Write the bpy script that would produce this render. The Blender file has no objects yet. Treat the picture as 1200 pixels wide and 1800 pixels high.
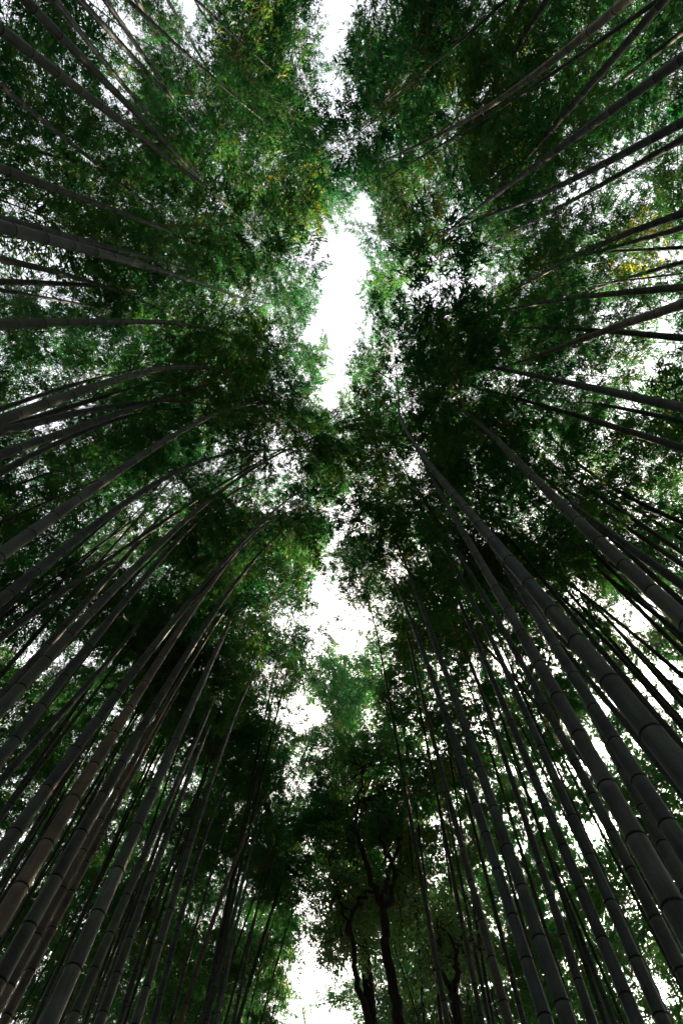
import bpy, math, random
import numpy as np
from mathutils import Vector, Matrix, Quaternion

random.seed(7)
RNG = np.random.default_rng(11)
S = bpy.context.scene
COL = S.collection
R = math.radians

# ------------------------------------------------------------------ camera
F = 900.0                      # focal length in photograph pixels (18 mm on a 24 x 36 frame held upright)
TILT = math.atan(340 / F)      # optical axis this far off the zenith
EYE = 1.5                      # camera height above the path
cd = bpy.data.cameras.new('camera'); cam = bpy.data.objects.new('camera', cd); COL.objects.link(cam)
cd.sensor_fit = 'VERTICAL'; cd.sensor_height = 36; cd.lens = 18
cd.clip_start = 0.05; cd.clip_end = 3000
cam.location = (0, 0, EYE); cam.rotation_euler = (math.pi - TILT, 0, 0)
S.camera = cam

# ------------------------------------------------------------------ sky, sun, exposure
SUN_EL, SUN_AZ = 36.0, 27.0    # azimuth clockwise from +Y (down the path) towards +X
w = bpy.data.worlds.new('World'); S.world = w; w.use_nodes = True
nt = w.node_tree; nt.nodes.clear()
sky = nt.nodes.new('ShaderNodeTexSky'); sky.sky_type = 'NISHITA'; sky.sun_disc = False
sky.sun_elevation = R(SUN_EL); sky.sun_rotation = R(SUN_AZ)
sky.air_density = 1.0; sky.dust_density = 5.0; sky.ozone_density = 1.0; sky.altitude = 0
bg = nt.nodes.new('ShaderNodeBackground'); bg.inputs['Strength'].default_value = 0.15
wo = nt.nodes.new('ShaderNodeOutputWorld')
hsv = nt.nodes.new('ShaderNodeHueSaturation'); hsv.inputs['Saturation'].default_value = 0.35   # thin high cloud: paler than clear blue
nt.links.new(sky.outputs[0], hsv.inputs['Color']); tint = nt.nodes.new('ShaderNodeMix'); tint.data_type = 'RGBA'; tint.blend_type = 'MULTIPLY'; tint.inputs[0].default_value = 1.0; tint.inputs[7].default_value = (1.06, 1.0, 0.94, 1)
nt.links.new(hsv.outputs[0], tint.inputs[6]); nt.links.new(tint.outputs[2], bg.inputs[0]); nt.links.new(bg.outputs[0], wo.inputs[0])
sd = bpy.data.lights.new('sun', 'SUN'); sun = bpy.data.objects.new('sun', sd); COL.objects.link(sun)
sd.energy = 5.0; sd.angle = R(0.5); sd.color = (1.0, 0.81, 0.53)
to_sun = Vector((math.sin(R(SUN_AZ)) * math.cos(R(SUN_EL)), math.cos(R(SUN_AZ)) * math.cos(R(SUN_EL)), math.sin(R(SUN_EL))))
sun.rotation_euler = to_sun.to_track_quat('Z', 'Y').to_euler(); sun.location = to_sun * 60
vs = S.view_settings; vs.view_transform = 'Standard'; vs.look = 'None'; vs.exposure = 2.5; vs.gamma = 1.0; vs.use_curve_mapping = False
S.render.engine = 'CYCLES'
S.cycles.max_bounces = 6; S.cycles.diffuse_bounces = 3; S.cycles.transmission_bounces = 4; S.cycles.glossy_bounces = 2
S.cycles.use_denoising = True; S.cycles.use_light_tree = False; S.cycles.debug_use_spatial_splits = True
S.cycles.sample_clamp_indirect = 4.0

# ------------------------------------------------------------------ materials
def mat(name):
    m = bpy.data.materials.new(name); m.use_nodes = True
    t = m.node_tree; t.nodes.clear()
    out = t.nodes.new('ShaderNodeOutputMaterial')
    return m, t, out

def N(t, typ, **kw):
    n = t.nodes.new(typ)
    for k, v in kw.items(): setattr(n, k, v)
    return n

def ramp(t, stops):
    r = N(t, 'ShaderNodeValToRGB'); e = r.color_ramp.elements
    e[0].position, e[0].color = stops[0][0], (*stops[0][1], 1)
    e[1].position, e[1].color = stops[-1][0], (*stops[-1][1], 1)
    for p, c in stops[1:-1]:
        x = e.new(p); x.color = (*c, 1)
    return r

def leaf_material(name, stops, rough=0.45, trans=0.55, yellow=None):
    m, t, out = mat(name); L = t.links.new
    at = N(t, 'ShaderNodeAttribute', attribute_name='tint')
    oi = N(t, 'ShaderNodeObjectInfo')
    add = N(t, 'ShaderNodeMath', operation='MULTIPLY_ADD'); add.inputs[1].default_value = 0.62
    sc = N(t, 'ShaderNodeMath', operation='MULTIPLY'); sc.inputs[1].default_value = 0.38
    L(oi.outputs['Random'], sc.inputs[0]); L(at.outputs['Fac'], add.inputs[0]); L(sc.outputs[0], add.inputs[2])
    r = ramp(t, stops); L(add.outputs[0], r.inputs[0])
    col = r.outputs[0]
    b = N(t, 'ShaderNodeBsdfPrincipled'); b.inputs['Roughness'].default_value = rough
    b.inputs['Specular IOR Level'].default_value = 0.18
    L(col, b.inputs['Base Color'])
    tr = N(t, 'ShaderNodeBsdfTranslucent')
    hs = N(t, 'ShaderNodeMix', data_type='RGBA', blend_type='MULTIPLY'); hs.inputs[0].default_value = 1.0
    L(col, hs.inputs[6]); hs.inputs[7].default_value = (1.5, 1.4, 0.75, 1)
    L(hs.outputs[2], tr.inputs[0])
    mx = N(t, 'ShaderNodeMixShader'); mx.inputs[0].default_value = trans
    L(b.outputs[0], mx.inputs[1]); L(tr.outputs[0], mx.inputs[2]); L(mx.outputs[0], out.inputs[0])
    return m

M_LEAF = leaf_material('bamboo_leaf', [(0.0, (0.005, 0.046, 0.027)), (0.35, (0.010, 0.078, 0.035)), (0.60, (0.024, 0.116, 0.035)),
                                       (0.78, (0.055, 0.130, 0.026)), (0.87, (0.16, 0.16, 0.03)), (0.95, (0.42, 0.29, 0.04))])  # yellow top stops put sunlit glints into the leaf colour
M_BROAD = leaf_material('broad_leaf', [(0.0, (0.022, 0.075, 0.038)), (0.5, (0.042, 0.120, 0.052)), (1.0, (0.085, 0.165, 0.070))], rough=0.35, trans=0.5)
M_SUN_TINT = leaf_material('sun_tint_leaf', [(0.0, (0.012, 0.06, 0.025)), (0.5, (0.035, 0.10, 0.028)), (0.66, (0.13, 0.15, 0.03)), (0.8, (0.42, 0.29, 0.03)), (1.0, (0.60, 0.40, 0.04))], trans=0.55)  # warm sun glints painted as leaf colour, yellow in the upper stops

def culm_material():
    m, t, out = mat('bamboo_culm_skin'); L = t.links.new
    oi = N(t, 'ShaderNodeObjectInfo'); at = N(t, 'ShaderNodeAttribute', attribute_name='internode'); pt = N(t, 'ShaderNodeAttribute', attribute_name='along')
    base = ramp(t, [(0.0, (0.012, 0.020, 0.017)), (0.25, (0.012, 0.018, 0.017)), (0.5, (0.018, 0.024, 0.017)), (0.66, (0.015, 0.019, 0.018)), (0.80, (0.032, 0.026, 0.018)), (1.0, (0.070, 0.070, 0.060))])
    L(oi.outputs['Alpha'], base.inputs[0])
    tc = N(t, 'ShaderNodeTexCoord'); mp = N(t, 'ShaderNodeMapping'); mp.inputs['Scale'].default_value = (60, 60, 2.2)
    L(tc.outputs['Object'], mp.inputs[0])
    n1 = N(t, 'ShaderNodeTexNoise'); n1.inputs['Scale'].default_value = 1.0; n1.inputs['Detail'].default_value = 4; L(mp.outputs[0], n1.inputs[0])
    n2 = N(t, 'ShaderNodeTexNoise'); n2.inputs['Scale'].default_value = 6.0; n2.inputs['Detail'].default_value = 5; L(tc.outputs['Object'], n2.inputs[0])
    n3 = N(t, 'ShaderNodeTexNoise'); n3.inputs['Scale'].default_value = 90.0; n3.inputs['Detail'].default_value = 2; L(tc.outputs['Object'], n3.inputs[0])
    def scale(sock, lo, hi):
        mr = N(t, 'ShaderNodeMapRange'); mr.inputs['From Min'].default_value = 0.3; mr.inputs['From Max'].default_value = 0.7
        mr.inputs['To Min'].default_value = lo; mr.inputs['To Max'].default_value = hi; L(sock, mr.inputs[0]); return mr.outputs[0]
    def mul(a, b):
        x = N(t, 'ShaderNodeMath', operation='MULTIPLY'); L(a, x.inputs[0]); L(b, x.inputs[1]); return x.outputs[0]
    f = mul(scale(n1.outputs[0], 0.78, 1.18), scale(n2.outputs[0], 0.4, 1.65))
    f = mul(f, scale(n3.outputs[0], 0.82, 1.15))
    iv = N(t, 'ShaderNodeMapRange'); iv.inputs['To Min'].default_value = 0.80; iv.inputs['To Max'].default_value = 1.20; L(at.outputs['Fac'], iv.inputs[0])
    f = mul(f, iv.outputs[0])
    # waxy bloom just under each node, old grime just above it
    wx = ramp(t, [(0.0, (0.55,) * 3), (0.05, (0.85,) * 3), (0.2, (1.0,) * 3), (0.80, (1.0,) * 3), (0.90, (1.25,) * 3), (0.965, (1.4,) * 3), (0.985, (0.6,) * 3), (1.0, (0.5,) * 3)])
    L(pt.outputs['Fac'], wx.inputs[0])
    f = mul(f, wx.outputs[0])
    mx = N(t, 'ShaderNodeMix', data_type='RGBA', blend_type='MULTIPLY'); mx.inputs[0].default_value = 1.0
    L(base.outputs[0], mx.inputs[6]); L(f, mx.inputs[7])
    b = N(t, 'ShaderNodeBsdfPrincipled'); b.inputs['Roughness'].default_value = 0.6; b.inputs['Specular IOR Level'].default_value = 0.22
    L(mx.outputs[2], b.inputs['Base Color'])
    bp = N(t, 'ShaderNodeBump'); bp.inputs['Strength'].default_value = 0.25; bp.inputs['Distance'].default_value = 0.004
    L(n1.outputs[0], bp.inputs['Height']); L(bp.outputs[0], b.inputs['Normal'])
    L(b.outputs[0], out.inputs[0])
    return m

def noise_material(name, c0, c1, scale, rough=0.8, bump=0.4, stretch=(1, 1, 1)):
    m, t, out = mat(name); L = t.links.new
    tc = N(t, 'ShaderNodeTexCoord'); mp = N(t, 'ShaderNodeMapping'); mp.inputs['Scale'].default_value = stretch; L(tc.outputs['Object'], mp.inputs[0])
    n = N(t, 'ShaderNodeTexNoise'); n.inputs['Scale'].default_value = scale; n.inputs['Detail'].default_value = 6; L(mp.outputs[0], n.inputs[0])
    r = ramp(t, [(0.3, c0), (0.7, c1)]); L(n.outputs[0], r.inputs[0])
    b = N(t, 'ShaderNodeBsdfPrincipled'); b.inputs['Roughness'].default_value = rough; b.inputs['Specular IOR Level'].default_value = 0.12; L(r.outputs[0], b.inputs['Base Color'])
    bp = N(t, 'ShaderNodeBump'); bp.inputs['Strength'].default_value = bump; bp.inputs['Distance'].default_value = 0.02
    L(n.outputs[0], bp.inputs['Height']); L(bp.outputs[0], b.inputs['Normal']); L(b.outputs[0], out.inputs[0])
    return m

M_CULM = culm_material()
M_RING = noise_material('node_ring_scar', (0.003, 0.003, 0.003), (0.010, 0.009, 0.008), 60, 0.95, 0.2)
M_TWIG = noise_material('bamboo_twig', (0.06, 0.07, 0.03), (0.13, 0.12, 0.06), 20, 0.6, 0.1)
M_BARK = noise_material('tree_bark', (0.007, 0.006, 0.006), (0.020, 0.018, 0.015), 9, 0.9, 0.8, (3, 3, 0.8))
M_DEAD = noise_material('dead_twig', (0.10, 0.055, 0.02), (0.28, 0.15, 0.05), 15, 0.8, 0.2)
M_GROUND = noise_material('leaf_litter', (0.045, 0.035, 0.022), (0.14, 0.11, 0.065), 3.5, 0.95, 0.6)
M_PATH = noise_material('trodden_gravel', (0.10, 0.09, 0.075), (0.20, 0.18, 0.15), 25, 0.95, 0.3)

# ------------------------------------------------------------------ helpers
def mesh_from(name, verts, faces, mats, smooth=False, midx=None):
    me = bpy.data.meshes.new(name)
    me.from_pydata([tuple(v) for v in verts], [], faces)
    for m in mats: me.materials.append(m)
    if smooth: me.polygons.foreach_set('use_smooth', [True] * len(me.polygons))
    if midx is not None: me.polygons.foreach_set('material_index', midx)
    me.update()
    return me

def link(name, data, parent=None):
    o = bpy.data.objects.new(name, data); COL.objects.link(o)
    if parent is not None: o.parent = parent
    return o

def tag(o, label, cat, group=None):
    o['label'] = label; o['category'] = cat
    if group: o['group'] = group

def frames(P):
    """Tangent, normal, binormal along a polyline (parallel transport)."""
    P = np.asarray(P, float); T = np.gradient(P, axis=0); T /= np.linalg.norm(T, axis=1)[:, None]
    Nn = np.zeros_like(P); a = np.array([1.0, 0, 0]) if abs(T[0, 0]) < 0.9 else np.array([0, 1.0, 0])
    n = a - T[0] * a.dot(T[0]); n /= np.linalg.norm(n)
    for i in range(len(P)):
        n = n - T[i] * n.dot(T[i]); n /= np.linalg.norm(n); Nn[i] = n
    return T, Nn, np.cross(T, Nn)

def tube(P, rad, seg, verts, faces, cap=True):
    T, A, B = frames(P); o = len(verts)
    for p, r, a, b in zip(P, rad, A, B):
        for k in range(seg):
            th = 2 * math.pi * k / seg
            verts.append(tuple(np.asarray(p) + r * (math.cos(th) * a + math.sin(th) * b)))
    for i in range(len(P) - 1):
        for k in range(seg):
            k2 = (k + 1) % seg
            faces.append((o + i * seg + k, o + i * seg + k2, o + (i + 1) * seg + k2, o + (i + 1) * seg + k))
    if cap:
        faces.append(tuple(o + (len(P) - 1) * seg + k for k in range(seg)))
        faces.append(tuple(o + k for k in reversed(range(seg))))

def leaf_quads(base, d, length, width, rng, fold=0.0):
    """Lance-shaped leaves: base points, unit directions -> vertices (n*4) of drooping diamonds."""
    n = len(base)
    up = np.array([0, 0, 1.0]) + rng.normal(0, 0.45, (n, 3))
    side = np.cross(d, up); side /= np.linalg.norm(side, axis=1)[:, None] + 1e-9
    l = length[:, None]; ww = width[:, None] * 0.5
    droop = np.zeros((n, 3)); droop[:, 2] = -1
    mid = base + d * l * 0.38 + droop * l * 0.02
    tip = base + d * l + droop * l * rng.uniform(0.05, 0.35, n)[:, None]
    v = np.stack([base, mid + side * ww, tip, mid - side * ww], 1).reshape(-1, 3)
    return v

def add_leaf_mesh(name, leafv, tints, wood_v, wood_f, mats):
    nl = len(leafv) // 4; nw = len(wood_v)
    V = np.concatenate([leafv, np.array(wood_v).reshape(-1, 3)]) if nw else leafv
    me = bpy.data.meshes.new(name)
    wf = [f for f in wood_f]
    nloops = nl * 4 + sum(len(f) for f in wf)
    me.vertices.add(len(V)); me.vertices.foreach_set('co', V.astype(np.float32).ravel())
    me.loops.add(nloops)
    idx = np.concatenate([np.arange(nl * 4, dtype=np.int32), np.array([i + nl * 4 for f in wf for i in f], dtype=np.int32)]) if wf else np.arange(nl * 4, dtype=np.int32)
    me.loops.foreach_set('vertex_index', idx)
    sizes = np.array([4] * nl + [len(f) for f in wf], dtype=np.int32)
    starts = np.concatenate([[0], np.cumsum(sizes)[:-1]]).astype(np.int32)
    me.polygons.add(len(sizes)); me.polygons.foreach_set('loop_start', starts)
    for m in mats: me.materials.append(m)
    me.polygons.foreach_set('material_index', np.array([0] * nl + [1] * len(wf), dtype=np.int32))
    at = me.attributes.new('tint', 'FLOAT', 'FACE'); at.data.foreach_set('value', np.concatenate([tints, np.zeros(len(wf))]).astype(np.float32))
    me.update(calc_edges=True); me.validate()
    return me

# ------------------------------------------------------------------ ground and path (below the frame, they bounce light)
def sheet(name, x0, x1, y0, y1, z, m, nx=1, ny=1):
    vs_ = [(x0 + (x1 - x0) * i / nx, y0 + (y1 - y0) * j / ny, z) for j in range(ny + 1) for i in range(nx + 1)]
    fs = [(j * (nx + 1) + i, j * (nx + 1) + i + 1, (j + 1) * (nx + 1) + i + 1, (j + 1) * (nx + 1) + i) for j in range(ny) for i in range(nx)]
    o = link(name, mesh_from(name, vs_, fs, [m])); o['kind'] = 'structure'; return o
sheet('ground', -900, 900, -900, 900, 0.0, M_GROUND)
sheet('path', -0.95, 0.95, -60, 90, 0.004, M_PATH)

# ------------------------------------------------------------------ the strip of open sky over the path, in metres at canopy height
sT, cT = math.sin(TILT), math.cos(TILT)
def pix(px, py):
    X = (px - 600) / F; v = (py - 900) / F
    return np.array([X, sT + cT * v, cT - sT * v])

GAP = np.array([  # Y along the path, x of the left bank's leaves, x of the right bank's leaves
    (-14, -.15, .05), (-6.0, -.40, .10), (-5.0, -.36, .0), (-4.2, -.30, -.20), (-3.6, -.36, -.05), (-3.0, -.28, .10), (-2.5, -.05, .0), (-2.2, .0, .08), (-2.0, -.05, .45), (-1.2, -.36, .60),
    (-.6, -.62, .48), (.1, -.45, .33), (1.1, -.22, .10), (1.8, -.30, -.10), (2.2, .0, .0), (3.3, .05, .08), (3.8, .10, .38), (4.4, .12, .36), (4.9, .0, .05), (5.2, .0, .0), (5.8, -.3, .2),
    (7.0, -.95, .75), (8.0, -.85, .85), (8.8, -.75, .0), (9.6, -1.1, -.7), (10.4, -1.15, -.85), (10.9, -.9, -.9), (14.2, -.9, -.9), (15.2, -1.3, -.5), (16.7, -1.5, -.45), (19.5, -1.8, -.8), (22, -1.3, -.7), (26, -1.0, -.3), (60, -1.5, 1.0)]) * np.array([1.17, 1.15, 1.15])
def in_gap(p, margin=0.0):
    y = p[1]
    a, b = np.interp(y, GAP[:, 0], GAP[:, 1]), np.interp(y, GAP[:, 0], GAP[:, 2])
    return b - a > 0.1 and a - margin < p[0] < b + margin

# thin spots of the canopy where daylight breaks through: x, y and radius in metres
HOLES = []
for hx, hy, hr in [(335, 80, .8), (90, 455, 1.0), (200, 470, .7), (800, 490, .8), (1060, 625, 1.1), (1160, 530, .9), (1000, 345, .9), (390, 520, .5), (400, 790, .8), (250, 885, .9),
                   (820, 1150, .9), (1000, 990, .9), (130, 765, .8), (480, 780, .6), (640, 870, .35), (520, 800, .5), (300, 190, .5), (700, 0, .6), (840, 870, .5), (1010, 1390, 1.2), (330, 1240, 1.0), (60, 700, .7)]:
    k = pix(hx, hy); HOLES.append((k[0] / k[2] * 13.0, k[1] / k[2] * 13.0, hr))
def thin_spot(p):
    return any((p[0] - a) ** 2 + (p[1] - b) ** 2 < r * r for a, b, r in HOLES)

# branches compete for light: no more than CAP of them over the same spot of ground
FOOT = {}; CAP = 10
def shade(x, y, rad=0.75):
    n = 0; R_ = int(math.ceil(rad))
    for i in range(int(math.floor(x)) - R_, int(math.floor(x)) + R_ + 1):
        for j in range(int(math.floor(y)) - R_, int(math.floor(y)) + R_ + 1):
            for q in FOOT.get((i, j), ()):
                if (q[0] - x) ** 2 + (q[1] - y) ** 2 < rad * rad: n += 1
    return n
def crowded(p): return shade(p[0], p[1]) >= CAP

# ------------------------------------------------------------------ leafy branches of bamboo, shared by all plants
def make_branch(seed, n_twig=46, L=1.7):
    rng = np.random.default_rng(seed)
    verts, faces = [], []
    t = np.linspace(0, 1, 8)
    rise = rng.uniform(0.25, 0.5); sag = rng.uniform(0.35, 0.75)
    main = np.stack([L * t, 0.12 * np.sin(t * 3 + rng.uniform(0, 6)) * t, L * (rise * t - sag * t ** 2.2)], 1)
    tube(main, 0.0075 * (1 - 0.8 * t) + 0.001, 4, verts, faces, cap=False)
    bases, dirs = [], []
    for i in range(n_twig):
        u = 0.10 + 0.90 * (i + rng.uniform(0, 1)) / n_twig
        p = np.array([np.interp(u, t, main[:, k]) for k in range(3)])
        s = 1 if i % 2 else -1
        ang = s * rng.uniform(0.5, 1.35) + rng.normal(0, 0.15)
        ln = rng.uniform(0.28, 0.62) * (1.15 - 0.55 * u) + 0.08
        el = rng.normal(0.12, 0.38)
        dv = np.array([math.cos(ang) * math.cos(el), math.sin(ang) * math.cos(el), math.sin(el)])
        tt = np.linspace(0, 1, 4)[:, None]
        tw = p + dv * ln * tt + np.array([0, 0, -1]) * ln * 0.35 * tt ** 2
        tube(tw, [0.003, 0.0025, 0.002, 0.0012], 3, verts, faces, cap=False)
        for c in range(rng.integers(6, 10)):
            q = rng.uniform(0.25, 1.0) ** 0.8
            cp = p + dv * ln * q + np.array([0, 0, -1]) * ln * 0.35 * q * q + rng.normal(0, 0.035, 3)
            nl = rng.integers(3, 7)
            az0 = math.atan2(dv[1], dv[0])
            for k in range(nl):
                az = az0 + rng.normal(0, 0.95); e = rng.normal(-0.38, 0.42)
                bases.append(cp + rng.normal(0, 0.012, 3)); dirs.append((math.cos(az) * math.cos(e), math.sin(az) * math.cos(e), math.sin(e)))
    bases = np.array(bases); dirs = np.array(dirs); n = len(bases)
    ln = rng.uniform(0.055, 0.10, n); wd = ln * rng.uniform(0.17, 0.24, n)
    return leaf_quads(bases, dirs, ln, wd, rng), np.clip(rng.beta(2.2, 2.6, n) , 0, 1), verts, faces

BRANCHES = []
for i in range(14):
    lv, ti, wv, wf = make_branch(100 + i, n_twig=58 + (i % 4) * 7, L=1.45 + 0.12 * (i % 5))
    BRANCHES.append(add_leaf_mesh('leafy_branch', lv, ti, wv, wf, [M_LEAF, M_TWIG]))
SUN_TINT = []  # branches with sunlight painted into some of their leaves
for i in range(2):
    lv, ti, wv, wf = make_branch(300 + i, n_twig=30, L=1.3)
    SUN_TINT.append(add_leaf_mesh('sun_tint_branch', lv, ti, wv, wf, [M_SUN_TINT, M_TWIG]))

def ring_mesh():
    v, f = [], []; seg = 12
    prof = [(-0.26, 0.975), (0.0, 1.085), (0.26, 0.975)]
    for z, r in prof:
        for k in range(seg):
            a = 2 * math.pi * k / seg; v.append((r * math.cos(a), r * math.sin(a), z))
    for i in range(2):
        for k in range(seg): f.append((i * seg + k, i * seg + (k + 1) % seg, (i + 1) * seg + (k + 1) % seg, (i + 1) * seg + k))
    return mesh_from('node_ring', v, f, [M_RING], smooth=True)
RING = ring_mesh()

# ------------------------------------------------------------------ a bamboo: culm of internodes, node rings, leafy branches
def spread_nodes(total, r0, rng):
    s, out = 0.0, [0.0]
    while s < total - 0.25:
        u = s / total
        s += (0.14 + 0.26 * min(1, u * 3.2)) * rng.uniform(0.88, 1.12) * (0.75 + 2.6 * r0) * (1.0 if u < 0.75 else 0.85)
        out.append(min(s, total))
    return np.array(out)

def bamboo(path, r0, crown_s, n_branch, label, group, rings=0, seg=10, name='bamboo', bscale=1.0, seed=0, sun_tint_share=0.03, tone=None):
    """path: dense world points from the ground to the tip."""
    rng = np.random.default_rng(seed)
    path = np.asarray(path, float)
    ds = np.concatenate([[0], np.cumsum(np.linalg.norm(np.diff(path, axis=0), axis=1))]); total = ds[-1]
    at = lambda s: np.array([np.interp(s, ds, path[:, k]) for k in range(3)])
    root = link(name, None); root.location = path[0]; root.empty_display_size = 0.2
    tag(root, label, 'bamboo', group)
    nodes = spread_nodes(total, r0, rng)
    rad = lambda s: r0 * (1 - 0.95 * (s / total) ** 0.9) + 0.002
    S_, along, inter, isring, prof = [], [], [], [], []
    for i in range(len(nodes) - 1):
        a, b = nodes[i], nodes[i + 1]; g = min(0.0055, (b - a) * 0.08); rv = rng.uniform()
        for s, k, al in ((a + g * 0.9, 1.0, 0.04), (a + (b - a) * 0.3, 0.985, 0.3), (a + (b - a) * 0.7, 0.985, 0.7), (b - g * 1.1, 1.0, 0.97)):
            S_.append(s); prof.append(k); along.append(al); inter.append(rv); isring.append(0)
        S_.append(b); prof.append(1.05); along.append(1.0); inter.append(rv); isring.append(1)
    S_ = np.array(S_)
    P = np.stack([np.interp(S_, ds, path[:, k]) for k in range(3)], 1) - path[0]
    # smooth the sampled polyline slightly so internodes flow
    verts, faces = [], []
    T, A, B = frames(P)
    rr = np.array([rad(s) * k for s, k in zip(S_, prof)])
    th = np.linspace(0, 2 * math.pi, seg, endpoint=False)
    V = (P[:, None, :] + rr[:, None, None] * (np.cos(th)[None, :, None] * A[:, None, :] + np.sin(th)[None, :, None] * B[:, None, :])).reshape(-1, 3)
    n = len(P); ii = np.arange(n - 1)[:, None] * seg; kk = np.arange(seg)[None, :]; k2 = (kk + 1) % seg
    Fq = np.stack([ii + kk, ii + k2, ii + seg + k2, ii + seg + kk], -1).reshape(-1, 4)
    midx = np.repeat([1 if (isring[i] or isring[i + 1]) else 0 for i in range(n - 1)], seg)
    me = mesh_from('culm', V, Fq.tolist(), [M_CULM, M_RING], smooth=True, midx=midx.tolist())
    for nm, arr in (('along', along), ('internode', inter)):
        a_ = me.attributes.new(nm, 'FLOAT', 'POINT'); a_.data.foreach_set('value', np.repeat(np.array(arr, np.float32), seg))
    culm = link('culm', me, root); culm.color = (1, 1, 1, rng.uniform(0, 0.65) if tone is None else tone)
    if rings:
        for s in nodes[1:-1]:
            p = at(s); d = p - np.array([0, 0, EYE])
            zc = d[1] * sT + d[2] * cT
            if zc < 0.3: continue
            u = 600 + F * d[0] / zc; vv = 900 + F * (d[1] * cT - d[2] * sT) / zc
            if not (-60 < u < 1260 and -60 < vv < 1860): continue
            r = rad(s)
            if 2 * r * F / zc < 13: continue
            o = link('node_ring', RING, culm)
            tg = Vector(at(min(s + 0.1, total)) - at(s - 0.1)).normalized()
            o.location = Vector(p - path[0]); o.rotation_mode = 'QUATERNION'; o.rotation_quaternion = tg.to_track_quat('Z', 'Y')
            o.scale = (r * 1.0, r * 1.0, 0.019)
    for q in range(2):                      # a little spray or two below the crown
        s = crown_s - rng.uniform(0.3, 2.6); p = at(s); a2 = rng.uniform(0, 6.28); k = rng.uniform(0.28, 0.5)
        if in_gap(p, 1.0) or abs(p[0]) < 1.3 or p[2] < 7.5: continue
        o = link('leafy_branch', BRANCHES[rng.integers(len(BRANCHES))], root)
        o.matrix_local = Matrix.Translation(Vector(p - path[0])) @ Matrix.Rotation(a2, 4, 'Z') @ Matrix.Rotation(-0.3, 4, 'Y') @ Matrix.Diagonal((k, k * 0.6, k, 1))
    n_branch = int(round(n_branch * rng.uniform(0.7, 1.3))); bscale = bscale * rng.uniform(0.85, 1.2)
    # branches
    az = rng.uniform(0, 6.28)
    for i in range(n_branch):
        u = (i + rng.uniform(0.1, 0.9)) / n_branch
        s = crown_s + (total - crown_s) * u ** 0.9
        p = at(min(s, total - 0.02)); sc = bscale * (1.12 - 0.52 * u) * rng.uniform(0.8, 1.15)
        tg = at(min(s + 0.1, total)) - at(s - 0.2); tg /= np.linalg.norm(tg)
        ok = False
        for att in range(9):
            az += 2.4 + rng.normal(0, 0.35)
            el = rng.uniform(0.0, 0.45) + (0.25 if u > 0.7 else 0)
            d = np.array([math.cos(az) * math.cos(el), math.sin(az) * math.cos(el), math.sin(el)])
            k = sc * (1 - 0.07 * att)
            if not thin_spot(p + d * k) and not crowded(p + d * 0.85 * k) and not any(in_gap(p + d * k * q, 0.22 * k) for q in (0.4, 0.8, 1.2, 1.6)):
                ok = True; break
        if not ok: continue
        FOOT.setdefault((int(math.floor(p[0] + d[0] * 0.85 * k)), int(math.floor(p[1] + d[1] * 0.85 * k))), []).append((p + d * 0.85 * k)[:2])
        sun_tint_on = rng.uniform() < sun_tint_share
        o = link('leafy_branch', (SUN_TINT if sun_tint_on else BRANCHES)[rng.integers(2 if sun_tint_on else len(BRANCHES))], root)
        xa = Vector(d); ya = Vector((0, 0, 1)).cross(xa).normalized(); za = xa.cross(ya)
        m3 = Matrix((xa, ya, za)).transposed() @ Matrix.Rotation(rng.normal(0, 0.35), 3, 'X')
        o.matrix_local = Matrix.Translation(Vector(p - path[0])) @ m3.to_4x4() @ Matrix.Diagonal((k, k * rng.uniform(0.85, 1.2), k, 1))
    return root

def smooth_tip(P, tilt_dir, tail, bend, rng):
    """Carry a stem on past its last point: keep the tangent and nod over in tilt_dir."""
    P = [np.array(p, float) for p in P]
    t = P[-1] - P[-2]; t /= np.linalg.norm(t)
    n = int(tail / 0.3); out = []
    p = P[-1].copy()
    for i in range(n):
        hor = np.array([tilt_dir[0], tilt_dir[1], -0.15])
        t = t + hor * bend / n * (0.2 + 1.6 * i / n); t /= np.linalg.norm(t)
        if t[2] < 0.1: t[2] = 0.1; t /= np.linalg.norm(t)
        p = p + t * tail / n
        if in_gap(p, 0.3) and i > 2:
            t = np.array([np.sign(P[0][0]) * 0.25, t[1] * 0.5, 0.9]); t /= np.linalg.norm(t); p = out[-1] + t * tail / n
        out.append(p.copy())
    return out

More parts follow.
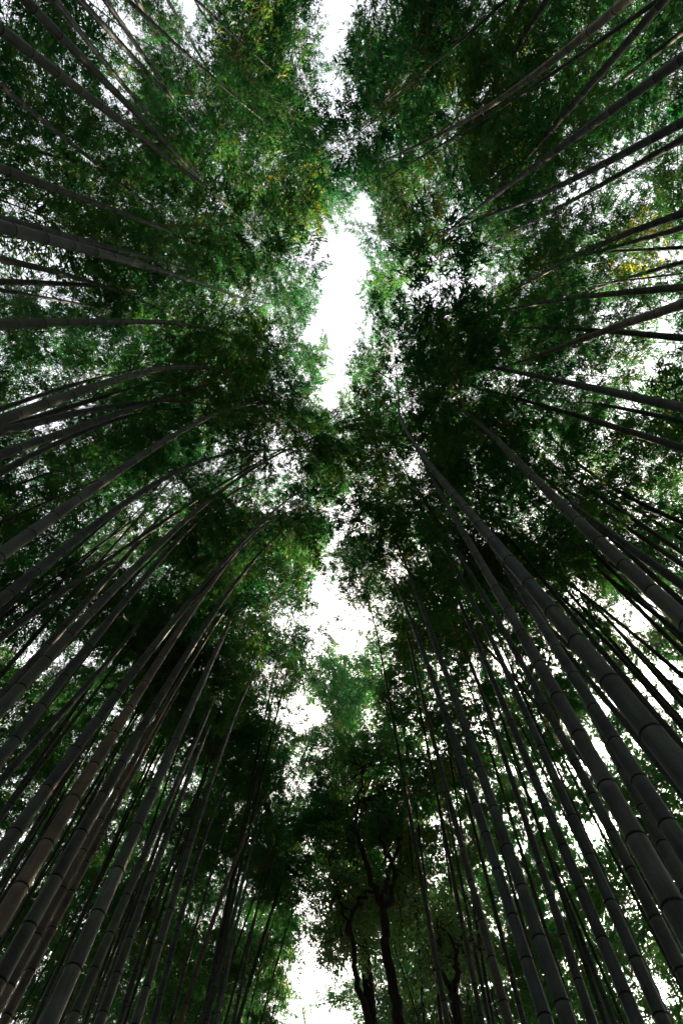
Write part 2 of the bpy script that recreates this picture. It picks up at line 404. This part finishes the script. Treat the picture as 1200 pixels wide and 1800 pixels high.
def traced_path(pts, width, D, rng, hmax=15.0, hmin=9.0, tail=4.6, frac=0.92):
    """Pixels along a culm (low end first) -> a stem in metres. Distance from the culm's width, heights from there on."""
    d0 = D * F / width
    p0 = pix(*pts[0]) * d0; r0 = math.hypot(p0[0], p0[1]); z0 = p0[2]
    K = [pix(*p) for p in pts]; K = [np.array([k[0] / k[2], k[1] / k[2]]) for k in K]; kn = [np.linalg.norm(k) for k in K]
    ht = min(max(frac * r0 / max(kn[-1], 1e-3), hmin), hmax); ht = max(ht, z0 + 3.0)
    rt = kn[-1] * ht
    Z = [z0]; XY = [p0[:2]]
    for i in range(1, len(pts) - 1):
        zs = np.linspace(Z[-1] + 0.15, ht - 0.15 * (len(pts) - 1 - i), 200)
        rz = r0 + (rt - r0) * np.clip((zs - z0) / (ht - z0), 0, 1) ** 1.7
        z = zs[np.argmin(np.abs(kn[i] * zs - rz))]
        Z.append(z); XY.append(K[i] * z)
    Z.append(ht); XY.append(K[-1] * ht)
    Z = np.array(Z); XY = np.array(XY)
    sl = (XY[1] - XY[0]) / (Z[1] - Z[0])
    base = XY[0] - np.clip(sl, -0.15, 0.15) * (z0 + EYE) * 0.5
    zz = np.concatenate([[-EYE], Z]); xy = np.vstack([base, XY]); wt = np.array([0.6] + [1.0] * len(Z)); wt[1] = 2; wt[-1] = 2
    deg = 3 if len(zz) > 4 else 2
    cx = np.polyfit(zz, xy[:, 0], deg, w=wt); cy = np.polyfit(zz, xy[:, 1], deg, w=wt)
    zl = np.linspace(-EYE, ht, 40)
    P = np.stack([np.polyval(cx, zl), np.polyval(cy, zl), zl + EYE], 1)
    lean = P[-1, :2] - P[-8, :2]; nl = np.linalg.norm(lean)
    inward = np.array([-np.sign(P[-1, 0]) * 1.0, 0.0])
    dirv = lean / nl * 0.6 + inward * 0.5 if nl > 0.25 else inward
    tip = smooth_tip(P, dirv / np.linalg.norm(dirv), tail, rng.uniform(0.3, 0.7), rng)
    return np.vstack([P, tip]), z0 + EYE, np.linalg.norm(np.diff(P, axis=0), axis=1).sum()

# pixel traces of the culms that can be followed in the photograph: (width of the low end, points from low to high, kind)
TRACES = [
    # left bank, towards and behind the camera
    (30, [(0, 50), (85, 115), (230, 230), (350, 320), (440, 400)], 'patch'),
    (27, [(45, 0), (130, 90), (215, 175), (300, 255), (350, 315), (430, 392)], 'patch'),
    (15, [(97, 0), (195, 120), (260, 200), (305, 245)], ''),
    (15, [(140, 0), (200, 65), (270, 135), (300, 170), (350, 240), (395, 290)], ''),
    (12, [(185, 0), (240, 80), (290, 150), (330, 205)], ''),
    (11, [(240, 0), (295, 85), (345, 180)], ''),
    (7, [(295, 0), (340, 75), (375, 140)], ''),
    (14, [(0, 150), (70, 210), (125, 250), (210, 320)], ''),
    (8, [(0, 245), (100, 275), (200, 305)], ''),
    (22, [(0, 296), (100, 330), (200, 370), (285, 402)], ''),
    (36, [(0, 400), (95, 418), (230, 455), (315, 490), (400, 515)], ''),
    (18, [(50, 398), (230, 445), (350, 480), (430, 510)], ''),
    (16, [(0, 455), (100, 480), (175, 500), (240, 525), (310, 560)], ''),
    (14, [(0, 495), (100, 500), (215, 505), (280, 515)], ''),
    (8, [(0, 510), (100, 525), (220, 550)], ''),
    (28, [(0, 570), (100, 568), (200, 564), (300, 568), (390, 583)], ''),
    (32, [(0, 740), (120, 700), (210, 662), (280, 648), (350, 648), (395, 655)], ''),
    (10, [(0, 720), (100, 685), (200, 658), (280, 645)], ''),
    (24, [(0, 760), (90, 735), (170, 720), (250, 708), (345, 708)], ''),
    (26, [(0, 800), (115, 760), (200, 730), (280, 705), (370, 672), (485, 635)], ''),
    (17, [(0, 830), (100, 785), (190, 745), (280, 717), (330, 720)], ''),
    (10, [(145, 710), (215, 680), (300, 665)], ''),
    (7, [(0, 865), (75, 830), (180, 800)], ''),
    (8, [(0, 920), (100, 875), (170, 845)], ''),
    (36, [(0, 975), (120, 890), (230, 820), (310, 765), (380, 725), (470, 707)], ''),
    (30, [(0, 1055), (125, 955), (220, 890), (300, 840), (370, 800), (430, 795)], ''),
    (7, [(0, 1090), (100, 1010), (200, 940)], ''),
    (8, [(0, 1125), (75, 1065), (150, 1005)], ''),
    (26, [(0, 1232), (30, 1195), (150, 1050), (215, 990), (270, 925), (300, 885)], ''),
    (34, [(0, 1245), (45, 1190), (150, 1085), (240, 1000), (320, 930), (370, 880), (425, 840), (480, 795), (540, 775)], ''),
    (34, [(0, 1330), (110, 1200), (200, 1090), (260, 1015), (320, 935), (370, 895), (430, 855)], ''),
    (20, [(0, 1375), (75, 1290), (140, 1220), (240, 1090)], ''),
    (40, [(0, 1500), (95, 1365), (185, 1250), (225, 1200), (290, 1115), (370, 1015), (430, 945), (480, 900)], ''),
    (45, [(0, 1615), (105, 1445), (185, 1320), (260, 1200), (325, 1100), (360, 1035), (415, 970), (470, 920)], 'brown'),
    (44, [(0, 1720), (75, 1585), (175, 1400), (240, 1300), (300, 1200), (350, 1125), (400, 1040), (440, 990), (480, 950)], ''),
    (30, [(0, 1760), (120, 1545), (220, 1385), (310, 1200), (380, 1095), (430, 1025)], 'brown'),
    (28, [(5, 1800), (100, 1625), (190, 1440), (240, 1350), (330, 1190)], 'brown'),
    (48, [(85, 1800), (175, 1615), (225, 1480), (290, 1350), (350, 1200), (385, 1140), (415, 1070)], ''),
    (30, [(125, 1800), (215, 1590), (280, 1450), (345, 1300), (375, 1220)], ''),
    (28, [(175, 1800), (250, 1580), (320, 1400), (370, 1280)], ''),
    (26, [(240, 1800), (300, 1580), (350, 1425), (400, 1300), (440, 1200)], ''),
    (16, [(270, 1800), (320, 1600), (380, 1420), (425, 1340)], ''),
    (12, [(320, 1790), (355, 1665), (420, 1500), (480, 1385)], 'brown'),
    (14, [(360, 1800), (400, 1665), (425, 1550), (455, 1440)], ''),
    (12, [(380, 1800), (415, 1625), (445, 1525)], ''),
    (8, [(410, 1800), (450, 1615), (470, 1520)], ''),
    (12, [(60, 1800), (150, 1600), (230, 1420), (300, 1270)], ''),
    (13, [(0, 1440), (80, 1330), (170, 1215), (240, 1120)], ''),
    (12, [(0, 1560), (90, 1400), (165, 1290), (250, 1170)], ''),
    (9, [(20, 1680), (110, 1500), (190, 1350), (270, 1210)], ''),
    (12, [(210, 1800), (270, 1600), (330, 1440), (385, 1310)], ''),
    (9, [(300, 1800), (345, 1620), (395, 1460)], ''),
    # right bank, ahead
    (26, [(895, 1800), (860, 1680), (835, 1580), (800, 1450), (770, 1325), (735, 1200), (715, 1110)], 'streak'),
    (38, [(960, 1800), (940, 1750), (905, 1635), (875, 1525), (845, 1440), (815, 1335), (760, 1200), (740, 1140), (695, 1025)], ''),
    (44, [(1000, 1800), (940, 1635), (905, 1540), (870, 1425), (830, 1310), (790, 1200), (745, 1080), (700, 960)], ''),
    (28, [(1040, 1800), (990, 1640), (950, 1520), (905, 1390), (850, 1230), (800, 1110)], ''),
    (38, [(1120, 1800), (1040, 1615), (1000, 1525), (960, 1420), (920, 1315), (870, 1200), (815, 1080), (775, 990)], ''),
    (38, [(1165, 1800), (1115, 1685), (1065, 1575), (1025, 1475), (980, 1375), (940, 1285), (895, 1200), (815, 1020), (765, 940), (730, 880)], ''),
    (38, [(1195, 1710), (1145, 1595), (1080, 1480), (1040, 1380), (985, 1290), (930, 1200), (870, 1070), (815, 985), (775, 925), (735, 870), (700, 810)], ''),
    (66, [(1200, 1625), (1180, 1590), (1125, 1480), (1070, 1400), (1025, 1315), (960, 1190), (920, 1110), (880, 1045), (840, 985), (810, 930), (775, 870), (745, 815)], ''),
    (50, [(1200, 1490), (1145, 1410), (1080, 1300), (1010, 1195), (970, 1130), (920, 1050), (880, 980), (820, 900)], ''),
    (40, [(1200, 1550), (1125, 1415), (1050, 1260), (980, 1140), (905, 1030)], ''),
    (72, [(1200, 1360), (1165, 1310), (1115, 1255), (1080, 1200), (1025, 1140), (970, 1070), (910, 1000), (855, 940), (800, 880), (760, 825), (725, 770), (700, 710)], 'thickest'),
    (20, [(1200, 1395), (1135, 1320), (1075, 1250), (1000, 1150), (940, 1080)], ''),
    (18, [(1200, 1310), (1100, 1200), (1050, 1140), (1000, 1090), (940, 1000), (870, 910), (810, 840)], ''),
    (46, [(1200, 1085), (1150, 1050), (1100, 1010), (1040, 940), (980, 880), (920, 815), (850, 755), (800, 715)], ''),
    (22, [(1200, 1030), (1140, 985), (1075, 940), (1010, 880)], ''),
    (12, [(1200, 995), (1100, 920), (1025, 880)], ''),
    (10, [(1200, 920), (1100, 870), (1015, 815), (970, 770)], ''),
    (18, [(1200, 788), (1050, 745), (950, 710), (870, 690)], ''),
    (28, [(1200, 717), (1100, 695), (1000, 675), (880, 648), (770, 630)], ''),
    (12, [(1200, 740), (1120, 725), (1050, 710)], ''),
    (27, [(1200, 535), (1150, 550), (1080, 575), (1010, 600), (970, 617), (900, 640)], 'crossing'),
    (10, [(1200, 1190), (1150, 1145), (1050, 1065), (950, 990)], ''),
    (12, [(1200, 1120), (1115, 1045), (1030, 990)], ''),
    (15, [(1200, 1280), (1125, 1190), (1050, 1115), (975, 1040)], ''),
    (12, [(1200, 1240), (1130, 1160), (1060, 1080)], ''),
    (9, [(860, 1800), (830, 1640), (800, 1500), (775, 1360)], ''),
    (12, [(920, 1800), (880, 1640), (850, 1520), (810, 1370), (790, 1290)], ''),
    (11, [(1010, 1800), (960, 1640), (920, 1510), (880, 1380), (845, 1270)], ''),
    (12, [(1080, 1800), (1010, 1620), (960, 1490), (915, 1370)], ''),
    (7, [(745, 1800), (735, 1650), (720, 1480), (705, 1350)], ''),
    (8, [(775, 1800), (760, 1650), (740, 1500), (725, 1380)], ''),
    (7, [(830, 1800), (805, 1640), (780, 1480)], ''),
    # right bank, overhead and behind
    (26, [(1100, 0), (1010, 75), (920, 145), (830, 205), (755, 245)], 'pale'),
    (21, [(1165, 0), (1080, 105), (1000, 190), (925, 275), (880, 325)], ''),
    (30, [(1200, 100), (1100, 175), (1030, 230), (950, 290), (850, 355), (770, 420), (730, 455)], ''),
    (22, [(1200, 215), (1100, 265), (1010, 315), (920, 355), (870, 375)], ''),
    (16, [(1200, 245), (1130, 280), (1050, 325), (980, 370), (920, 395)], ''),
    (16, [(960, 0), (910, 85), (865, 150), (845, 185)], ''),
    (14, [(920, 0), (865, 100), (820, 175), (790, 225)], ''),
    (7, [(835, 0), (800, 60), (775, 100)], ''),
    (14, [(1200, 55), (1110, 125), (1050, 175)], ''),
    (18, [(1200, 375), (1080, 420), (1000, 455), (965, 475)], ''),
    (12, [(1200, 400), (1125, 425), (1040, 445)], ''),
    (8, [(1200, 435), (1100, 440), (1030, 443)], ''),
    (10, [(1200, 462), (1125, 480), (1065, 500)], ''),
    (18, [(1200, 505), (1100, 515), (1000, 525), (910, 540), (820, 570)], ''),
    (16, [(1200, 595), (1100, 582), (1000, 580), (900, 577)], ''),
]
xr = np.random.default_rng(5)
for k in range(46):                         # slim culms between the traced ones, low in the frame on both banks
    e = xr.uniform(0, 1)
    if k % 2: lo = (xr.uniform(40, 380), 1800) if e < 0.5 else (0, xr.uniform(1080, 1790))
    else: lo = (xr.uniform(760, 1190), 1800) if e < 0.5 else (1200, xr.uniform(820, 1790))
    vx, vy = 600 + xr.normal(0, 30), 570 + xr.normal(0, 30); f1 = xr.uniform(0.42, 0.58)
    go = lambda q: (lo[0] + (vx - lo[0]) * q, lo[1] + (vy - lo[1]) * q)
    TRACES.append((xr.uniform(7, 12.5), [lo, go(f1 * 0.35), go(f1 * 0.7), go(f1)], ''))
BASES = []
ORD = ('first second third fourth fifth sixth seventh eighth ninth tenth eleventh twelfth thirteenth fourteenth fifteenth sixteenth seventeenth eighteenth '
       'nineteenth twentieth twenty-first twenty-second twenty-third twenty-fourth twenty-fifth').split()
TONE = {'patch': 0.55, 'brown': 0.80, 'pale': 1.0, 'streak': 0.70, 'thickest': 0.30, 'crossing': 0.9}
STEMS = []
for i, (wd, pts, kind) in enumerate(TRACES):
    rng = np.random.default_rng(1000 + i)
    D = 0.125 if wd >= 40 else 0.112 if wd >= 24 else 0.10 if wd >= 14 else 0.085 if wd >= 10 else 0.07
    path, s_low, s_vis = traced_path(pts, wd, D, rng, tail=rng.uniform(4.5, 6.2))
    size = 'thick' if wd >= 24 else 'medium' if wd >= 13 else 'slender'
    px, py = pts[0]; bank = px < 600
    D /= 1 - 0.95 * (s_low / (s_vis + 5.3)) ** 0.9    # the width was read at the low end of the trace, not at the foot
    STEMS.append(dict(i=i, wd=wd, kind=kind, D=D, path=path, s_vis=s_vis, size=size, bank=bank, turn=abs(math.atan2(px - 600, py - 560))))
RANK = {}
for st in sorted(STEMS, key=lambda q: q['turn']):      # walking away from the forked tree along either edge of the path
    k = (st['size'], st['bank'])
    RANK[k] = RANK.get(k, 0) + 1; st['rank'] = ORD[min(RANK[k], len(ORD)) - 1]
for st in STEMS:
    i, wd, kind, size, bank = st['i'], st['wd'], st['kind'], st['size'], st['bank']
    side = 'across the path' if bank else 'on its bank'
    look = {'patch': 'grey', 'brown': 'brownish', 'pale': 'pale', 'streak': 'brown-grey', 'crossing': 'pale grey'}.get(kind, 'dark grey')
    grp = {'thick': 'thick bamboos along the path edge', 'medium': 'medium bamboos behind the path edge', 'slender': 'slender bamboos deep in the grove'}[size]
    if kind == 'thickest': lab = 'thickest dark grey bamboo of all, with widely spaced node rings'
    elif size == 'thick': lab = f"thick {look} ringed bamboo, {st['rank']} counted from the forked tree, {side}"
    elif size == 'medium': lab = f"medium {look} bamboo, {st['rank']} counted from the forked tree, {side}"
    else: lab = 'slender dark bamboo deep in the grove ' + ('across from the forked tree' if bank else 'beside the forked tree')
    if size == 'slender': grp += ' across from the tree' if bank else ' beside the tree'
    bamboo(st['path'], st['D'] / 2 * (0.64 if wd >= 24 else 0.76 if wd >= 13 else 0.85), max(st['s_vis'] - 1.0, 4.0), 12 if wd >= 13 else 15, lab, grp, rings=wd >= 24, seg=14 if wd >= 24 else 9, seed=5000 + i, tone=TONE.get(kind))
    BASES.append(st['path'][0][:2])

# ------------------------------------------------------------------ bamboos deeper in the grove, seen only as thin lines and leaf mass
def grove_path(x, y, H, rng):
    inward = -np.sign(x); a = rng.uniform(0.01, 0.09) * inward; b = rng.normal(0, 0.03)
    n = 36; P = []
    for i in range(n):
        z = H * 0.68 * i / (n - 1); q = z / H
        P.append((x + a * z + 1.3 * inward * q ** 2.4, y + b * z, z))
    tip = smooth_tip(P, (inward * 0.9, rng.normal(0, 0.4)), H * 0.34, rng.uniform(0.5, 1.0), rng)
    return np.vstack([np.array(P), tip])

gr = np.random.default_rng(77); placed = 0; tries = 0
def deep(x, y, path, D, H, seed, n=17, low=(0.40, 0.58), arch=False):
    bamboo(path, D / 2, H * gr.uniform(*low), n, ('slender bamboo arching over the path into the sky gap, rooted ' if arch else 'slender dark bamboo deep in the grove ') + ('across from the forked tree' if x < 0 else 'beside the forked tree'),
           ('bamboos arching over the path ' if arch else 'slender bamboos deep in the grove ') + ('across from the tree' if x < 0 else 'beside the tree'), seg=7, seed=seed, sun_tint_share=0.045, bscale=1.25)
# a few that arch right over the path and close the strip of sky
for k, (x, y, reach) in enumerate([(-3.4, 2.6, 3.3), (3.3, 3.4, 3.2), (3.5, 4.8, 3.2), (-3.3, -3.2, 3.1), (3.4, -3.4, 3.3), (-3.2, 12.6, 3.0), (2.9, 12.2, 3.0), (-3.0, 14.4, 2.6), (-2.8, 13.2, 2.6), (-2.6, 12.0, 2.2), (-2.7, 15.2, 2.3), (3.0, 15.5, 3.2), (3.4, -5.6, 3.0), (-3.4, -5.2, 2.6), (-3.8, -3.9, 3.6), (3.7, -2.6, 3.4)]):
    H = gr.uniform(15.5, 18.5); P = []
    for i in range(36):
        z = H * 0.72 * i / 35; q = z / (H * 0.72); P.append((x - math.copysign(reach, x) * 0.72 * q ** 1.9, y + 0.25 * math.sin(k) * q * q, z))
    deep(x, y, np.vstack([np.array(P), smooth_tip(P, (-math.copysign(0.8, x), 0.2 * math.cos(k * 3)), H * 0.26, 0.5, gr)]), 0.085, H, 8000 + k, n=15, low=(0.58, 0.66), arch=True)
    BASES.append((x, y))
for k, (x, y) in enumerate([(7.2, 1.0), (8.0, 3.2), (7.4, 5.4), (8.6, 7.4), (7.6, 9.8), (9.0, 12.0), (6.6, -0.8), (9.2, 5.0), (-8.0, 1.5), (-8.2, 4.2), (7.0, 13.5)]):
    H = gr.uniform(14, 17); deep(x, y, grove_path(x, y, H, gr), 0.085, H, 8500 + k, n=22, low=(0.38, 0.46)); BASES.append((x, y))
while placed < 128 and tries < 9000:
    tries += 1
    side = -1 if gr.uniform() < 0.43 else 1
    x = side * gr.uniform(2.4, 10.5); y = gr.uniform(-8, 17) if gr.uniform() < 0.8 else gr.uniform(14, 30)
    if y < 0 and abs(x) > 8.5: continue
    if shade(x - side * 1.2, y, 1.6) > 24 + tries // 300: continue      # it grows where the canopy is still open
    if side > 0 and 8.5 < y < 13.5 and x < 3.0: continue
    if math.hypot(x, y) < 5.0: continue
    if any(math.hypot(x - b[0], y - b[1]) < 0.85 for b in BASES): continue
    BASES.append((x, y)); placed += 1
    H = gr.uniform(13.5, 19.0); D = gr.uniform(0.07, 0.10)
    deep(x, y, grove_path(x, y, H, gr), D, H, 9000 + placed)

# ------------------------------------------------------------------ the rest of the grove all round, one far mass of stems and leaves
fr = np.random.default_rng(91); v, f = [], []
for k in range(150):
    a = fr.uniform(0, 6.283); r_ = fr.uniform(16, 26); x, y = r_ * math.sin(a), 5 + 1.2 * r_ * math.cos(a)
    if abs(x) < 3.2: continue
    H = fr.uniform(9, 14); lx, ly = fr.normal(0, 0.5, 2)
    tube(np.array([(x, y, -0.02), (x, y, H * .5), (x + lx * .5, y + ly * .5, H * .8), (x + lx, y + ly, H)]), [0.05, 0.045, 0.03, 0.01], 5, v, f, cap=False)
nc = 6200; ca = fr.uniform(0, 6.283, nc); cr = fr.uniform(12.5, 22, nc); cx = cr * np.sin(ca); cy = 5 + 1.3 * cr * np.cos(ca); cz = fr.beta(1.6, 1.25, nc) * 15.5 + 1.2
keep = np.abs(cx + 0.5) > 3.4; cen = np.stack([cx, cy, cz], 1)[keep]
per = 130; bs = (cen[:, None, :] + fr.normal(0, 1, (len(cen), per, 3)) * np.array([0.75, 0.75, 0.42])).reshape(-1, 3); n = len(bs)
az = fr.uniform(0, 6.283, n); el = fr.normal(-0.5, 0.4, n); ln = fr.uniform(0.09, 0.165, n)
lv = leaf_quads(bs, np.stack([np.cos(az) * np.cos(el), np.sin(az) * np.cos(el), np.sin(el)], 1), ln, ln * 0.3, fr)
far = link('distant_bamboo_grove', add_leaf_mesh('distant_bamboo_grove', lv, fr.beta(2.2, 2.6, n), v, f, [M_LEAF, M_TWIG]))
far['kind'] = 'stuff'; tag(far, 'dark mass of bamboo far back in the grove', 'bamboo grove')

# ------------------------------------------------------------------ evergreen trees among the bamboo
def at_y(px, py, Y):
    k = pix(px, py); k = k * (Y / k[1]); return np.array([k[0], k[1], k[2] + EYE])

def wavy(pts, n, rng, amp):
    pts = np.array(pts, float); t = np.linspace(0, 1, len(pts)); tt = np.linspace(0, 1, n)
    P = np.stack([np.interp(tt, t, pts[:, k]) for k in range(3)], 1)
    for _ in range(2): P[1:-1] = (P[:-2] + 2 * P[1:-1] + P[2:]) / 4
    P[1:-1] += rng.normal(0, amp, (n - 2, 3)); return P

def broad_tree(name, label, stems, sprays, seed, leaf=0.075, per=260, spread=0.55, mleaf=None):
    """stems: (points, radius low, radius high); sprays: centres of the leaf masses, each joined to the nearest limb by a twig."""
    rng = np.random.default_rng(seed)
    base = np.array(stems[0][0][0], float)
    root = link(name, None); root.location = base; tag(root, label, 'tree'); root.empty_display_size = 0.2
    nodes = []
    for k, (pts, ra, rb) in enumerate(stems):
        P = wavy(pts, 6 + 3 * len(pts), rng, 0.035); v, f = [], []
        tube(P - base, np.linspace(ra, rb, len(P)) * (1 + rng.normal(0, 0.04, len(P))), 9, v, f)
        link('trunk' if k == 0 else 'limb', mesh_from('trunk', v, f, [M_BARK], smooth=True), root)
        nodes.append(P[len(P) // 3:])
    nodes = np.vstack(nodes); v, f = [], []; bs, ds = [], []
    for c in sprays:
        c = np.array(c, float); j = nodes[np.argmin(np.linalg.norm(nodes - c, axis=1) + 0.6 * np.maximum(0, nodes[:, 2] - c[2]))]
        P = wavy([j, (j + c) / 2 + rng.normal(0, 0.1, 3), c], 7, rng, 0.02)
        tube(P - base, np.linspace(0.022, 0.006, 7), 4, v, f, cap=False)
        for q in range(9):
            a = rng.normal(0, 1, 3) * np.array([1, 1, 0.6]); a /= np.linalg.norm(a); e = c + a * spread * rng.uniform(0.5, 1.1)
            tube(np.array([c - base, (c + e) / 2 - base + rng.normal(0, 0.03, 3), e - base]), [0.006, 0.004, 0.002], 3, v, f, cap=False)
            n = per // 9; u = rng.uniform(0.25, 1.08, n)[:, None]
            b = c + (e - c) * u + rng.normal(0, 0.075, (n, 3)); d = (e - c) / np.linalg.norm(e - c) + rng.normal(0, 0.8, (n, 3)); d /= np.linalg.norm(d, axis=1)[:, None]
            bs.append(b - base); ds.append(d)
    bs = np.vstack(bs); ds = np.vstack(ds); n = len(bs); ln = rng.uniform(0.7, 1.25, n) * leaf
    lv = leaf_quads(bs, ds, ln, ln * rng.uniform(0.42, 0.55, n), rng)
    link('crown', add_leaf_mesh('crown', lv, rng.beta(2, 2, n), v, f, [mleaf or M_BROAD, M_BARK]), root)
    return root

tr = np.random.default_rng(31)
Y0 = 10.5
fork = at_y(673, 1600, Y0); foot = at_y(700, 1800, Y0); gnd = np.array([foot[0] + 0.1, Y0, -0.05])
sp = []
while len(sp) < 90:
    px, py = tr.uniform(548, 735), tr.uniform(1300, 1720)
    if py < 1480 and px < 560 + (1480 - py) * 0.12: continue
    if px < 582 and py < 1620 and py > 1430: continue
    if px < 565 and py > 1640: continue
    if px > 660 and py > 1620: continue
    sp.append(at_y(px, py, Y0 + tr.uniform(0.5, 3.2)))
broad_tree('forked_tree', 'dark forked evergreen tree with twisting limbs among the bamboo', [
    ([gnd, foot, at_y(689, 1720, Y0), fork], 0.115, 0.075),
    ([fork, at_y(655, 1555, Y0), at_y(632, 1480, Y0 - .1), at_y(624, 1430, Y0), at_y(640, 1350, Y0 + .2)], 0.065, 0.025),
    ([fork, at_y(690, 1578, Y0 + .1), at_y(692, 1520, Y0 + .2), at_y(665, 1470, Y0 + .4), at_y(655, 1400, Y0 + .6)], 0.06, 0.02),
    ([fork, at_y(675, 1565, Y0), at_y(679, 1535, Y0 + .3), at_y(700, 1470, Y0 + .8)], 0.045, 0.02),
    ([gnd + np.array([-.25, 0, 0]), at_y(655, 1800, Y0 - .2), at_y(625, 1720, Y0), at_y(615, 1620, Y0 + .2), at_y(632, 1578, Y0 + .1), at_y(660, 1560, Y0)], 0.06, 0.03),
    ([at_y(615, 1640, Y0 + .2), at_y(596, 1580, Y0 + .6), at_y(580, 1520, Y0 + 1.0)], 0.035, 0.015),
], sp, 41, per=400, spread=0.5)

Y1 = 13.5; sp = []
while len(sp) < 44:
    a, r_ = tr.uniform(0, 6.28), tr.uniform(0, 1) ** 0.5
    sp.append(at_y(590 + 52 * r_ * math.cos(a), 1195 + 66 * r_ * math.sin(a), Y1 + tr.uniform(-1, 1)))
b1 = at_y(600, 1330, Y1)
broad_tree('tall_tree', 'tall pale green tree whose top fills the strip of open sky over the path', [
    ([(0.9, Y1, -0.05), (0.7, Y1, 7.0), b1, at_y(594, 1250, Y1), at_y(588, 1190, Y1)], 0.16, 0.035),
    ([at_y(594, 1260, Y1), at_y(565, 1225, Y1 + .2), at_y(552, 1200, Y1 + .3)], 0.035, 0.012),
    ([at_y(593, 1255, Y1), at_y(612, 1215, Y1 - .2), at_y(622, 1175, Y1 - .2)], 0.035, 0.012),
], sp, 43, leaf=0.085, per=420, spread=0.5)

Y2 = 9.0; sp = [at_y(tr.uniform(745, 850), tr.uniform(1560, 1700), Y2 + tr.uniform(0, 2)) for _ in range(16)]
f2 = at_y(800, 1765, Y2)
broad_tree('small_tree', 'small dark crooked tree half hidden behind bamboo culms', [
    ([(f2[0], Y2, -0.05), (f2[0] + .1, Y2, 2.4), f2], 0.10, 0.07),
    ([f2, at_y(792, 1738, Y2), at_y(775, 1715, Y2), at_y(765, 1680, Y2 + .2), at_y(770, 1640, Y2 + .5)], 0.05, 0.02),
    ([f2, at_y(806, 1722, Y2), at_y(800, 1685, Y2), at_y(815, 1640, Y2 + .3)], 0.05, 0.02),
], sp, 47)
